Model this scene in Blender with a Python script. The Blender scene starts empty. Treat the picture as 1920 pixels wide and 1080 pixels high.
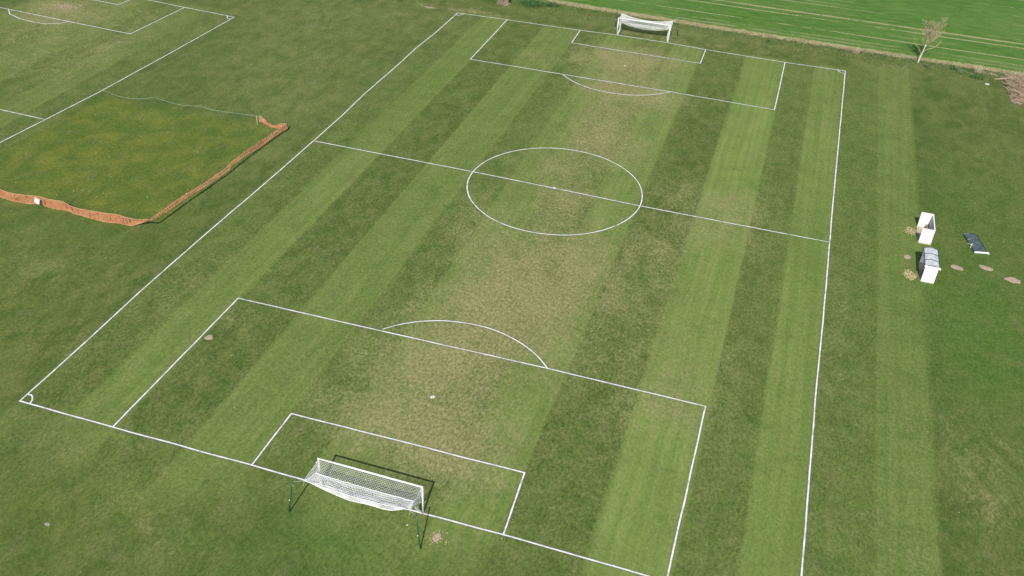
import bpy, math, random
import numpy as np
from mathutils import Vector, Matrix, noise as mnoise
random.seed(7); rng = np.random.default_rng(7)
S = bpy.context.scene
COL = S.collection
PI = math.pi

# ------------------------------------------------------------------ helpers
class MB:
    """collects boxes, tubes, blades into one mesh"""
    def __init__(s): s.v = []; s.f = []
    def quad(s, a, b, c, d):
        n = len(s.v); s.v += [tuple(a), tuple(b), tuple(c), tuple(d)]; s.f.append((n, n+1, n+2, n+3))
    def tri(s, a, b, c):
        n = len(s.v); s.v += [tuple(a), tuple(b), tuple(c)]; s.f.append((n, n+1, n+2))
    def hexa(s, p):           # 8 points: bottom 4 ccw, top 4 ccw
        n = len(s.v); s.v += [tuple(q) for q in p]
        for q in ((3,2,1,0),(4,5,6,7),(0,1,5,4),(1,2,6,5),(2,3,7,6),(3,0,4,7)): s.f.append(tuple(n+i for i in q))
    def box(s, x0, x1, y0, y1, z0, z1):
        s.hexa([(x0,y0,z0),(x1,y0,z0),(x1,y1,z0),(x0,y1,z0),(x0,y0,z1),(x1,y0,z1),(x1,y1,z1),(x0,y1,z1)])
    def tube(s, pts, r, n=6, cap=True):
        pts = [Vector(p) for p in pts]; m = len(pts)
        rs = r if isinstance(r, (list, tuple)) else [r]*m
        base = len(s.v); up = None
        for i, p in enumerate(pts):
            t = (pts[min(i+1, m-1)] - pts[max(i-1, 0)])
            if t.length < 1e-9: t = Vector((0,0,1))
            t.normalize()
            if up is None: up = t.orthogonal().normalized()
            up = (up - t*up.dot(t))
            if up.length < 1e-6: up = t.orthogonal()
            up.normalize(); w = t.cross(up)
            for k in range(n):
                a = 2*PI*k/n
                s.v.append(tuple(p + (up*math.cos(a) + w*math.sin(a))*rs[i]))
        for i in range(m-1):
            for k in range(n):
                a = base+i*n+k; b = base+i*n+(k+1)%n
                s.f.append((a, b, b+n, a+n))
        if cap and n > 2:
            s.f.append(tuple(base+k for k in reversed(range(n))))
            s.f.append(tuple(base+(m-1)*n+k for k in range(n)))
    def build(s, name, mat, parent=None, smooth=False, loc=None):
        me = bpy.data.meshes.new(name); me.from_pydata(s.v, [], s.f); me.materials.append(mat)
        if smooth: me.polygons.foreach_set('use_smooth', [True]*len(me.polygons))
        me.update()
        o = bpy.data.objects.new(name, me); COL.objects.link(o)
        if parent: o.parent = parent
        if loc: o.location = loc
        return o

def tag(o, label=None, cat=None, group=None, kind=None):
    if label: o['label'] = label
    if cat: o['category'] = cat
    if group: o['group'] = group
    if kind: o['kind'] = kind
    return o
def empty(name, loc, rz=0):
    o = bpy.data.objects.new(name, None); COL.objects.link(o); o.location = loc; o.rotation_euler[2] = rz
    o.empty_display_size = .2
    return o
def copy_tree(o, parent=None):
    c = o.copy(); COL.objects.link(c)
    if parent: c.parent = parent
    for ch in list(o.children): copy_tree(ch, c)
    return c

# ------------------------------------------------------------------ materials
class NT:
    def __init__(s, name):
        s.m = bpy.data.materials.new(name); s.m.use_nodes = True
        s.t = s.m.node_tree; s.n = s.t.nodes; s.l = s.t.links
        s.p = s.n['Principled BSDF']; s.out = s.n['Material Output']
        s.p.inputs['Specular IOR Level'].default_value = .25
        s.geo = None
    def new(s, typ, **kw):
        n = s.n.new(typ)
        for k, v in kw.items(): setattr(n, k, v)
        return n
    def sock(s, inp, val):
        if val is None: return
        if hasattr(val, 'is_linked') or hasattr(val, 'node'): s.l.new(val, inp)
        elif isinstance(val, (tuple, list)) and len(val) == 3 and inp.type == 'RGBA': inp.default_value = (*val, 1)
        else: inp.default_value = val
    def math(s, op, a, b=None, c=None, clamp=False):
        n = s.new('ShaderNodeMath', operation=op, use_clamp=clamp)
        s.sock(n.inputs[0], a); s.sock(n.inputs[1], b)
        if c is not None: s.sock(n.inputs[2], c)
        return n.outputs[0]
    def mix(s, f, a, b, blend='MIX'):
        n = s.new('ShaderNodeMix', data_type='RGBA', blend_type=blend)
        s.sock(n.inputs['Factor'], f); s.sock(n.inputs[6], a); s.sock(n.inputs[7], b)
        return n.outputs[2]
    def pos(s):
        if s.geo is None: s.geo = s.new('ShaderNodeNewGeometry')
        return s.geo.outputs['Position']
    def scaled(s, vec, sc, rz=0):
        n = s.new('ShaderNodeMapping'); s.l.new(vec, n.inputs['Vector'])
        n.inputs['Scale'].default_value = sc; n.inputs['Rotation'].default_value = (0, 0, rz)
        return n.outputs[0]
    def noise(s, vec, scale, detail=2, rough=.55, dist=0):
        n = s.new('ShaderNodeTexNoise'); s.l.new(vec, n.inputs['Vector'])
        n.inputs['Scale'].default_value = scale; n.inputs['Detail'].default_value = detail
        n.inputs['Roughness'].default_value = rough; n.inputs['Distortion'].default_value = dist
        return n.outputs[0]
    def ss(s, x, a, b, lo=0., hi=1.):
        n = s.new('ShaderNodeMapRange', interpolation_type='SMOOTHSTEP')
        s.sock(n.inputs['Value'], x)
        n.inputs['From Min'].default_value = a; n.inputs['From Max'].default_value = b
        n.inputs['To Min'].default_value = lo; n.inputs['To Max'].default_value = hi
        return n.outputs[0]
    def attr(s, name):
        return s.new('ShaderNodeAttribute', attribute_name=name).outputs['Fac']
    def bump(s, h, strength=.4, dist=.05):
        n = s.new('ShaderNodeBump'); n.inputs['Strength'].default_value = strength; n.inputs['Distance'].default_value = dist
        s.l.new(h, n.inputs['Height']); s.l.new(n.outputs[0], s.p.inputs['Normal'])
    def base(s, c): s.sock(s.p.inputs['Base Color'], c)
    def rough(s, r): s.sock(s.p.inputs['Roughness'], r)

def simple(name, col, rough=.6, var=.15, scale=6., metal=0., spec=.3, bump=0.):
    t = NT(name); n = t.noise(t.pos(), scale, 4, .6)
    lo = tuple(c*(1-var) for c in col); hi = tuple(min(1, c*(1+var)) for c in col)
    t.base(t.mix(t.ss(n, .3, .7), lo, hi)); t.rough(rough)
    t.p.inputs['Metallic'].default_value = metal; t.p.inputs['Specular IOR Level'].default_value = spec
    if bump: t.bump(n, bump, .02)
    return t.m

# ------------------------------------------------------------------ ground
STR = [0, 4.2, 8.25, 13.8, 19.0, 23.25, 27.5, 32.75, 37.1, 43.0, 48.4, 52.3, 56.25, 60.6, 64.7]
STL = [-58.5, -53.5, -48.4, -42.2, -37.6, -33.3, -29.45]

def grass_material():
    t = NT('grass'); P = t.pos()
    sep = t.new('ShaderNodeSeparateXYZ'); t.l.new(P, sep.inputs[0]); X, Y = sep.outputs[0], sep.outputs[1]
    flat = t.scaled(P, (1, 1, 0))
    big = t.noise(flat, .055, 3, .5)
    mid = t.noise(flat, .33, 3, .6, .4)
    sm = t.noise(flat, 1.25, 4, .62, .3)
    gr = t.noise(t.scaled(P, (1, .62, 0), .25), 4.6, 4, .74, .2)
    gr2 = t.noise(t.scaled(P, (1, .6, 0), -.3), 10., 3, .75)
    along = t.noise(t.scaled(P, (1.6, .035, 0)), 1.0, 4, .65)
    pat = t.noise(t.scaled(P, (1, .55, 0)), .42, 5, .68, .8); pat2 = t.noise(t.scaled(P, (.9, .6, 0), .4), .9, 5, .7, .5)
    wob = t.math('ADD', t.math('MULTIPLY', t.math('SUBTRACT', sm, .5), .30), t.math('MULTIPLY', t.math('SUBTRACT', gr, .5), .14))
    Xw = t.math('ADD', X, wob)
    SVM = [.12,.68,.05,.62,.18,.70,.30,.80,.10,.98,.22,.82,.18,.66]
    def ramp(bounds, x0, x1, vals):
        f = t.math('DIVIDE', t.math('SUBTRACT', Xw, x0), x1-x0)
        r = t.new('ShaderNodeValToRGB'); t.l.new(f, r.inputs[0]); e = r.color_ramp.elements
        w = .09/(x1-x0)
        e[0].position = 0; e[0].color = (.5, .5, .5, 1); e[1].position = 1; e[1].color = (.5, .5, .5, 1)
        prev = .5
        seq = []
        for i, b in enumerate(bounds):
            last = i == len(bounds)-1
            nxt = .5 if last else vals[i]
            seq.append(((b-x0)/(x1-x0), prev, nxt)); prev = nxt
        for p, a, b in seq:
            q = e.new(p-w); q.color = (a, a, a, 1)
            q = e.new(p+w); q.color = (b, b, b, 1)
        return t.math('SUBTRACT', r.outputs[0], .5)
    mainS = t.math('MULTIPLY', ramp(STR, -3, 68, SVM), t.attr('mown'))
    leftS = t.math('MULTIPLY', ramp(STL, -62, -26, [.66,.2,.7,.15,.66,.1]), t.attr('mown_side'))
    dry_a = t.attr('dry')
    s = t.math('ADD', mainS, leftS)                                   # -.5 .. .5
    s = t.math('MULTIPLY', s, t.ss(t.math('ADD', big, t.math('MULTIPLY', pat, .6)), .60, 1.0, 1.12, .62))
    s = t.math('MULTIPLY', s, t.ss(dry_a, .25, .9, 1., .45))
    s = t.math('ADD', s, t.math('MULTIPLY', t.math('SUBTRACT', pat, .5), .50))
    sf = t.math('ADD', s, .5, clamp=True)
    lightc = t.mix(t.ss(along, .35, .65), (.140, .208, .045), (.192, .240, .068))
    darkc = t.mix(t.ss(pat2, .32, .68), (.064, .106, .019), (.122, .148, .042))
    mown = t.mix(sf, darkc, lightc)
    # unmown surround: olive and mottled
    rough1 = t.mix(t.ss(pat, .32, .68), (.062, .103, .019), (.118, .146, .038))
    rough1 = t.mix(t.math('MULTIPLY', t.ss(pat2, .50, .72), .5), rough1, (.152, .166, .056))
    rough1 = t.mix(t.math('MULTIPLY', t.ss(big, .50, .68), .45), rough1, (.060, .112, .024))
    isM = t.math('MAXIMUM', t.attr('mown'), t.attr('mown_side'), clamp=True)
    c = t.mix(isM, rough1, mown)
    tuft = t.ss(t.noise(t.scaled(P, (1, .8, 0), .7), 1.05, 3, .55, .6), .66, .76)
    c = t.mix(t.math('MULTIPLY', t.math('MULTIPLY', tuft, .6), t.math('SUBTRACT', 1., isM)), c, (.045, .095, .022))
    c = t.mix(t.math('MULTIPLY', t.attr('pale'), t.ss(pat, .28, .66, .35, 1.)), c, t.mix(t.ss(pat2, .3, .7), (.108, .150, .038), (.165, .186, .064)))
    # rich and yellowish zones
    c = t.mix(t.math('MULTIPLY', t.attr('rich'), t.ss(mid, .25, .6, .95, .55)), c, t.mix(t.ss(sm, .3, .7), (.064, .130, .018), (.094, .158, .030)))
    c = t.mix(t.math('MULTIPLY', t.attr('yellow'), t.ss(pat, .3, .68, .45, .95)), c, t.mix(t.ss(mid, .35, .7), (.094, .146, .018), (.156, .172, .024)))
    # medium mottling
    c = t.mix(t.math('MULTIPLY', t.ss(t.noise(t.scaled(P, (1, .6, 0)), .62, 4, .65, .5), .52, .74), .50), c, (.150, .160, .062))
    c = t.mix(t.math('MULTIPLY', t.ss(t.noise(t.scaled(P, (.7, .8, 0), .9), .8, 4, .62, .3), .55, .76), .48), c, (.060, .120, .024))
    # worn / dry turf, broken up by noise
    dn = t.math('ADD', dry_a, t.math('MULTIPLY', t.math('SUBTRACT', t.math('ADD', t.math('MULTIPLY', pat, .95), t.math('ADD', t.math('MULTIPLY', sm, .75), t.math('MULTIPLY', gr, .5))), 1.10), 1.35))
    dm = t.math('MULTIPLY', t.ss(dn, .02, 1.02), t.ss(dry_a, .02, .28))
    strawc = t.mix(t.ss(gr, .3, .7), (.215, .205, .084), (.305, .275, .130))
    c = t.mix(t.math('MULTIPLY', dm, .80), c, strawc)
    # soil showing
    soil = t.attr('soil')
    sn = t.ss(t.math('ADD', soil, t.math('MULTIPLY', t.math('SUBTRACT', t.math('ADD', sm, gr), 1.), .9)), .35, .85)
    c = t.mix(t.math('MULTIPLY', sn, t.ss(soil, .02, .2)), c, t.mix(t.ss(gr2, .3, .7), (.27, .205, .125), (.40, .315, .205)))
    # straw margin beside the crop
    mg = t.attr('margin')
    mn = t.ss(t.math('ADD', mg, t.math('MULTIPLY', t.math('SUBTRACT', t.math('ADD', sm, gr), 1.), 1.2)), .35, .8)
    c = t.mix(mn, c, t.mix(t.ss(gr, .3, .7), (.26, .235, .115), (.47, .40, .245)))
    # grain: blades catching the sun and small gaps between clumps; stronger where the nap lies towards the camera
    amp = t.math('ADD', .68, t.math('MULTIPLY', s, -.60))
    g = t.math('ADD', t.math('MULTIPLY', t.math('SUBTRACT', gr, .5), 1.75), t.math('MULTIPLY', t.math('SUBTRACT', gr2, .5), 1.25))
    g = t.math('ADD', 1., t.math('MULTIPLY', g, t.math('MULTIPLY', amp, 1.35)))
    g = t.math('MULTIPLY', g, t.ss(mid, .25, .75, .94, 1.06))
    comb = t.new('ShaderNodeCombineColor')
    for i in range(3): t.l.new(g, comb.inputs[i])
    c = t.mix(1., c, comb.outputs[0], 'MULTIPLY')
    # pale dead-blade flecks
    fl = t.noise(t.scaled(P, (1, .55, 0), .3), 7.5, 2, .6)
    flm = t.math('MULTIPLY', t.ss(fl, .60, .74), t.math('ADD', t.math('ADD', .30, t.math('MULTIPLY', s, -.35)), t.math('MULTIPLY', dm, .4)))
    c = t.mix(flm, c, (.28, .27, .13))
    t.base(c); t.rough(.9); t.p.inputs['Specular IOR Level'].default_value = .15
    hgt = t.math('ADD', t.math('MULTIPLY', gr, .6), t.math('ADD', t.math('MULTIPLY', gr2, .4), t.math('MULTIPLY', sm, .5)))
    t.bump(hgt, .5, .06)
    return t.m

DRY = [(-48,58,13,17,.42),(-45,72,9,5,.2),(31,40,16,45,.13),(44,25,9,22,.12), # x, y, rx, ry, amount (worn turf: goal mouths, the spine of the pitch, the margins)
 (28,84.6,7,4,1.0),(28,79.5,6,4,.6),(29.5,73,6,3.2,.75),(34.5,72,3,3,.5),(29.5,66,3.5,8,.55),(30.5,57,4,4.5,.62),
 (27.5,50,2.6,3,.45),(30,42.5,3,4,.5),(32,35,4,4,.5),(28,30,3,4,.45),(32,25,4.2,5,.72),(27.3,24,3.5,3,.55),(28,18,5.5,4,.72),
 (26.5,13.5,4.5,3,.6),(28,7.4,6,4,.95),(32.5,4.5,3,2.5,.5),(47,49.5,3.5,3,.40),(44.6,44,3,4,.35),(45,16,2.8,2.2,.45),
 (3,92.6,4.5,1.1,.75),(-9,92,8,1.5,.45),(9.3,13.9,2,2,.35),(67.5,16.7,3,6,.22),(2,17,4,9,.22),(-53,69.5,5,3,.95),(-52,64.5,4,1.5,.7),
 (40,38,3,4,.35),(30,62,7,20,.18),(30,22,10,16,.22),(36,30,4,5,.35),(-36.5,58,2.5,8,.35),(57.5,30,1.2,14,.30),(46,20,4,10,.18),(47,44,5,8,.22),
 (70,20,6,3,.15),(63,8,1.6,4,.3),(-10,14,8,5,.25),(-2,6,5,3,.25),(12,-6,7,3,.16),(-16,78,8,3,.22),(-10,66,5,3,.22),(16,79,3.5,3,.38),(22,81,2,2,.2),
 (30,93.5,10,1.4,.45),(48,93.3,12,1.2,.22),(68,13,2.4,1.8,.28),(62,95.5,8,1.0,.35),(5,-3,4,1.6,.2),(17,-8,4,2,.15),(22,38,2.5,5,.2),(24,33,3,5,.3),(40,49,2,3,.3),(46,70,2,3,.22)]
PALE = [(-14,66,15,15,.85),(-22,82,12,8,.6),(-4,42,3,9,.6),(-8,54,6,6,.6),(32,96.5,34,2.4,.85),(-6,86,10,6,.7),(70,92,10,4,.35),(-10,15,7,4,.4),(4,-4,5,2.5,.35),(16,-8,6,2.5,.3),(69,17,5,5,.45),(75,70,5,14,.4),(-45,60,12,20,.35)]
RICH = [(46.6,54.8,.9,.5,.4),(48.0,53.6,.8,.6,.4),(49.2,52.0,.6,.8,.45),(50.0,50.2,.5,.9,.45),(50.5,48.4,.4,.9,.35),(70,40,8,16,.9),(71,62,7,8,.5),(58.6,72,2,22,.5),(69,30,4,10,.7),(6,56,2.5,14,.3),(30,-6,9,4,.35),(61,4,5,3,.3),(16,42,2,9,.35),(4,66,2,8,.3),(-10,41,6,3,.2),(-12,21,8,1.6,.75),
        (9.5,99,4,2.2,.9),(17.7,-6.7,.8,.6,.9),(19.2,-7.1,1.,.8,.9),(27.5,-4.3,4,1.4,.55),(22.5,13,1.2,8,.6),(35,15,1.5,5,.55),(58.4,34,1.6,8,.4)]
SOIL = [(1.2,92.3,2.6,.55,.62),(-4.4,91.5,1.4,.45,.9),(-8,92.4,5,.7,.42),(6.5,97.2,1.5,.5,.55),(28,7,4.4,2.6,.28),(28,84.2,4,2.2,.22),(-53,70.2,3.2,1.8,.72),(32,24.5,2.4,3,.18),(64.1,50.4,.45,.5,.6),(63.8,41.8,.55,.7,.6),
        (74.6,98.3,1.6,.9,.7),(76.5,97.8,1.3,.7,.6),(-15,93,4,.6,.4)]
def blobs(L, X, Y):
    out = np.zeros_like(X)
    for x, y, rx, ry, a in L:
        out = out + a*np.exp(-((X-x)/rx)**2*1.0 - ((Y-y)/ry)**2*1.0)
    return np.clip(out, 0, 1.15)
def sst(x, a, b):
    q = np.clip((x-a)/(b-a), 0, 1); return q*q*(3-2*q)
def edge_y(x):     # the edge of the crop
    return np.interp(x, [-200, 12, 32, 43, 56, 66, 80, 260], [105.5, 102.1, 101.1, 100.6, 100.4, 100.1, 99.8, 96.5])
def make_ground():
    x0, x1, y0, y1, st = -75., 95., -24., 106., .5
    nx = int((x1-x0)/st)+1; ny = int((y1-y0)/st)+1
    xs = np.linspace(x0, x1, nx); ys = np.linspace(y0, y1, ny)
    X, Y = np.meshgrid(xs, ys)
    Z = np.zeros_like(X)
    co = np.stack([X, Y, Z], -1).reshape(-1, 3)
    idx = np.arange(nx*ny).reshape(ny, nx)
    q = np.stack([idx[:-1,:-1], idx[:-1,1:], idx[1:,1:], idx[1:,:-1]], -1).reshape(-1, 4)
    n0 = len(co); B = 1500.
    outer = np.array([(-B,-B,0),(B,-B,0),(B,B,0),(-B,B,0)], float)
    co = np.vstack([co, outer])
    c00, c10, c11, c01 = idx[0,0], idx[0,-1], idx[-1,-1], idx[-1,0]
    faces = [tuple(r) for r in q.tolist()]
    # the skirt to the horizon uses the whole border so nothing overlaps
    faces.append((n0, n0+1) + tuple(int(k) for k in idx[0, ::-1]))
    faces.append((n0+1, n0+2) + tuple(int(k) for k in idx[::-1, -1]))
    faces.append((n0+2, n0+3) + tuple(int(k) for k in idx[-1, :]))
    faces.append((n0+3, n0) + tuple(int(k) for k in idx[:, 0]))
    me = bpy.data.meshes.new('ground'); me.from_pydata(co.tolist(), [], faces)
    def layer(name, A):
        a = me.attributes.new(name, 'FLOAT', 'POINT')
        a.data.foreach_set('value', np.concatenate([A.reshape(-1), np.zeros(4)]).astype(np.float32))
    near = -4.5 + 2.0*np.sin(X*.35)
    mown = sst(X, -.25, .15)*(1-sst(X, 64.6, 65.0))
    far = np.where(X < 57, 92.0, 95.2)
    mown *= sst(Y, near-3, near+5)*(1-sst(Y, far-.9, far+.6))
    layer('mown', mown*np.where(X > 56.3, .92, 1.))
    ms = sst(X, -60, -58)*(1-sst(X, -29.5, -29.2))*(1-sst(Y, 77.5, 79))*sst(Y, 22, 30)
    layer('mown_side', ms*.8)
    layer('dry', .78*blobs(DRY, X, Y)); layer('pale', blobs(PALE, X, Y)); layer('rich', blobs(RICH, X, Y)); layer('soil', blobs(SOIL, X, Y))
    yl = sst(X, -31, -27)*(1-sst(X, -6.5, -4.2))*sst(Y, 23.2, 26)*(1-sst(Y, 45, 48.5))
    yl = np.maximum(yl, .5*np.exp(-((X+14)/8)**2-((Y-9)/8)**2)); yl = np.maximum(yl, .35*np.exp(-((X-10)/8)**2-((Y+7)/4)**2))
    layer('yellow', yl*.85)
    d = edge_y(X)-Y
    layer('margin', (np.exp(-((d-.2)/.75)**2)*.82 + .20*np.exp(-((d-2.6)/1.6)**2))*sst(X, 8, 13))
    me.materials.append(grass_material()); me.update()
    o = bpy.data.objects.new('ground', me); COL.objects.link(o); tag(o, kind='structure')
make_ground()

# crop field beyond the margin
def crop_material():
    t = NT('young_crop'); P = t.pos()
    sep = t.new('ShaderNodeSeparateXYZ'); t.l.new(P, sep.inputs[0]); X, Y = sep.outputs[0], sep.outputs[1]
    sm = t.noise(t.scaled(P, (.35, 1, 0)), 1.1, 4, .6); big = t.noise(t.scaled(P, (1,1,0)), .08, 3, .5)
    gr = t.noise(t.scaled(P, (.6, 1, 0)), 5., 3, .7); gap = t.noise(t.scaled(P, (.42, 1., 0)), 1.5, 5, .75, .5)
    seg = t.noise(t.scaled(P, (.05, .12, 0)), 1., 2, .5)
    c = t.mix(t.ss(sm, .3, .7), (.058, .142, .020), (.100, .196, .034))
    c = t.mix(t.math('MULTIPLY', t.ss(big, .42, .66), .5), c, (.122, .205, .046))
    Yr = t.math('ADD', Y, t.math('MULTIPLY', X, .022)); Yr = t.math('ADD', Yr, t.math('MULTIPLY', t.math('SUBTRACT', seg, .5), .5))
    def row(y, w, amt, thr):
        d = t.math('ABSOLUTE', t.math('SUBTRACT', Yr, y))
        m = t.math('SUBTRACT', 1., t.ss(t.math('ADD', d, t.math('MULTIPLY', t.math('SUBTRACT', gap, .5), w*1.2)), w*.2, w*1.15))
        n = t.ss(t.math('ADD', gap, t.math('MULTIPLY', t.math('SUBTRACT', seg, .5), .8)), thr-.09, thr+.10)
        return t.math('MULTIPLY', t.math('MULTIPLY', m, n), amt)
    rows = [row(113.95, .42, 1., .38), row(112.05, .30, .9, .42), row(107.2, .26, .95, .44), row(103.2, .5, .55, .50),
            row(118.9, .34, .6, .52), row(122.5, .40, .6, .55), row(127.2, .34, .6, .54), row(104.6, .55, .45, .54), row(131.6, .34, .5, .55), row(136.2, .4, .5, .53), row(141, .4, .5, .54),
            row(109.4, .5, .25, .56), row(115.9, .5, .28, .55), row(120.5, .4, .3, .56)]
    m = rows[0]
    for r in rows[1:]: m = t.math('MAXIMUM', m, r)
    # thin stubble drifts scattered anywhere
    m = t.math('MAXIMUM', m, t.math('MULTIPLY', t.ss(t.noise(t.scaled(P, (.25, .9, 0)), 1.2, 5, .75, .4), .60, .78), .5))
    e = t.attr('edge'); m = t.math('MAXIMUM', m, t.math('MULTIPLY', t.ss(t.math('ADD', e, t.math('SUBTRACT', gap, .5)), .5, .95), .9))
    c = t.mix(m, c, t.mix(t.ss(gr, .3, .7), (.24, .24, .11), (.42, .39, .22)))
    g = t.math('ADD', .62, t.math('MULTIPLY', gr, .76))
    comb = t.new('ShaderNodeCombineColor')
    for i in range(3): t.l.new(g, comb.inputs[i])
    t.base(t.mix(1., c, comb.outputs[0], 'MULTIPLY')); t.rough(.85); t.p.inputs['Specular IOR Level'].default_value = .15
    t.bump(t.math('SUBTRACT', t.math('ADD', gr, sm), t.math('MULTIPLY', m, .8)), .6, .08)
    return t.m
def make_crop():
    xs = np.linspace(-30, 150, 361); v = []; f = []; ed = []
    offs = [0, .35, .8, 1.4, 2.2, 4, 60, 900]; zs = [.006, .05, .08, .09, .09, .09, .09, .09]; es = [1, .8, .5, .2, 0, 0, 0, 0]
    for x in xs:
        j = .28*mnoise.noise(Vector((x*.9, 3.1, 0))) + .22*mnoise.noise(Vector((x*2.3, 8., 0)))
        for k, o in enumerate(offs):
            v.append((float(x), float(edge_y(x)) + o + j, zs[k])); ed.append(es[k])
    n = len(offs)
    for i in range(len(xs)-1):
        for k in range(n-1): f.append((i*n+k, (i+1)*n+k, (i+1)*n+k+1, i*n+k+1))
    me = bpy.data.meshes.new('crop_field'); me.from_pydata(v, [], f)
    me.attributes.new('edge', 'FLOAT', 'POINT').data.foreach_set('value', ed)
    me.materials.append(crop_material()); o = bpy.data.objects.new('crop_field', me); COL.objects.link(o); tag(o, kind='structure')
make_crop()

# ------------------------------------------------------------------ pitch markings
def paint_material():
    t = NT('line_paint'); P = t.pos()
    uv = t.new('ShaderNodeUVMap', uv_map='UVMap'); sp = t.new('ShaderNodeSeparateXYZ'); t.l.new(uv.outputs[0], sp.inputs[0])
    d = t.math('ABSOLUTE', sp.outputs[1])
    n = t.noise(P, 9., 3, .7); n2 = t.noise(P, 1.1, 3, .6); n3 = t.noise(P, 26., 2, .6)
    half = t.math('ADD', .060, t.math('ADD', t.math('MULTIPLY', t.math('SUBTRACT', n, .5), .035), t.math('MULTIPLY', t.math('SUBTRACT', n2, .5), .022)))
    x = t.math('SUBTRACT', half, d)
    a = t.ss(x, -.012, .016)
    wear = t.ss(t.math('ADD', n3, t.math('MULTIPLY', n2, .9)), .62, 1.02, .55, 1.)
    a = t.math('MULTIPLY', a, wear)
    dust = t.math('MULTIPLY', t.math('MULTIPLY', t.ss(d, .24, .07), t.ss(t.math('ADD', n, n2), .75, 1.25, .15, .75)), .52)
    al = t.math('MAXIMUM', a, dust)
    t.base(t.mix(a, (.205, .190, .165), t.mix(t.ss(n, .3, .7), (.74, .76, .71), (.86, .87, .83)))); t.rough(.9)
    t.l.new(al, t.p.inputs['Alpha'])
    return t.m
PAINT = paint_material()
_line_z = [.004]
def line(name, polys, w=.25, step=.7, wob=.035):
    """one marking = one sheet; each polyline of it lies a hair above the last"""
    v = []; f = []; uvs = []
    for pl in polys:
        z = _line_z[0]; _line_z[0] += .0012
        pts = []
        for a, b in zip(pl[:-1], pl[1:]):
            a = Vector((*a, 0)); b = Vector((*b, 0)); m = max(1, int((b-a).length/step))
            for k in range(m): pts.append(a.lerp(b, k/m))
        pts.append(Vector((*pl[-1], 0)))
        base = len(v); m = len(pts); acc = 0
        for i, p in enumerate(pts):
            t = pts[min(i+1, m-1)]-pts[max(i-1, 0)]; t.normalize(); nrm = Vector((-t.y, t.x, 0))
            j = wob*mnoise.noise(Vector((p.x*.35, p.y*.35, z*900)))
            if i in (0, m-1): j = 0
            c = p + nrm*j
            # mitre on sharp corners
            k = 1.
            if 0 < i < m-1:
                d1 = (p-pts[i-1]).normalized(); d2 = (pts[i+1]-p).normalized(); k = 1/max(.5, math.cos(d1.angle(d2)/2))
            for s in (-1, 1):
                q = c + nrm*(s*w*k); v.append((q.x, q.y, z)); uvs.append((acc, s*w))
            if i < m-1: acc += (pts[i+1]-p).length
        for i in range(m-1): f.append((base+2*i, base+2*i+2, base+2*i+3, base+2*i+1))
    me = bpy.data.meshes.new(name); me.from_pydata(v, [], f); me.materials.append(PAINT)
    u = me.uv_layers.new(name='UVMap')
    for L in me.loops: u.data[L.index].uv = uvs[L.vertex_index]
    o = bpy.data.objects.new(name, me); COL.objects.link(o); tag(o, kind='structure'); return o
def arc(cx, cy, r, a0, a1, n=40): return [(cx+r*math.cos(math.radians(a0+(a1-a0)*k/n)), cy+r*math.sin(math.radians(a0+(a1-a0)*k/n))) for k in range(n+1)]
line('touchline', [[(-.09,-.16),(-.13,7.2),(-.30,14.4),(-.26,23.2),(.0,36.8),(.08,45.56),(.08,52.4),(-.12,59.9),(-.02,67.6),(-.08,75.6),(.2,82),(.2,91.06)]])
line('touchline', [[(56.2,0),(56.2,3.3),(56.12,22.7),(56.2,34.9),(56.18,45.1),(56.2,55.5),(56.25,70),(56.34,91.03)]])
line('goal_line', [[(-.16,-.15),(7.93,-.14),(19.13,-.05),(24.5,-.05),(31.95,-.03),(37.46,.06),(47.04,.03),(56.26,.0)]])
line('goal_line', [[(.13,91.06),(7.92,91.25),(19.05,91.40),(24.4,91.72),(31.9,91.66),(37.3,91.2),(48.31,90.86),(56.4,91.03)]])
line('halfway_line', [[(.06,45.56),(19.05,45.43),(28.19,45.22),(37.34,44.95),(56.2,44.92)]])
line('centre_circle', [arc(28.19, 45.22, 9.15, 0, 360, 90)])
line('penalty_area_line', [[(7.93,-.1),(7.99,16.69),(21.35,16.82),(35.51,17.05),(48.14,16.98),(48.18,.04)], arc(28.4, 11.0, 9.35, 139.6, 40.5)])
line('penalty_area_line', [[(7.92,91.22),(8.1,74.82),(20.81,74.75),(35.21,74.7),(48.31,74.34),(48.31,90.84)], arc(28.1, 80.7, 9.3, 219.7, 320)])
line('goal_area_line', [[(19.13,-.02),(19.18,5.48),(37.16,5.72),(37.46,.08)]])
line('goal_area_line', [[(19.05,91.36),(19.15,86.1),(37.37,85.75),(37.3,91.16)]])
line('corner_arc', [[(-.02,.62),(.22,.66),(.48,.5),(.70,.2),(.78,-.14)]])
line('corner_arc', [[(.2,90.05),(.6,90.12),(1.0,90.4),(1.25,91.08)]])
line('corner_arc', [[(55.3,91.0),(55.45,90.55),(55.8,90.15),(56.3,90.05)]])
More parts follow.
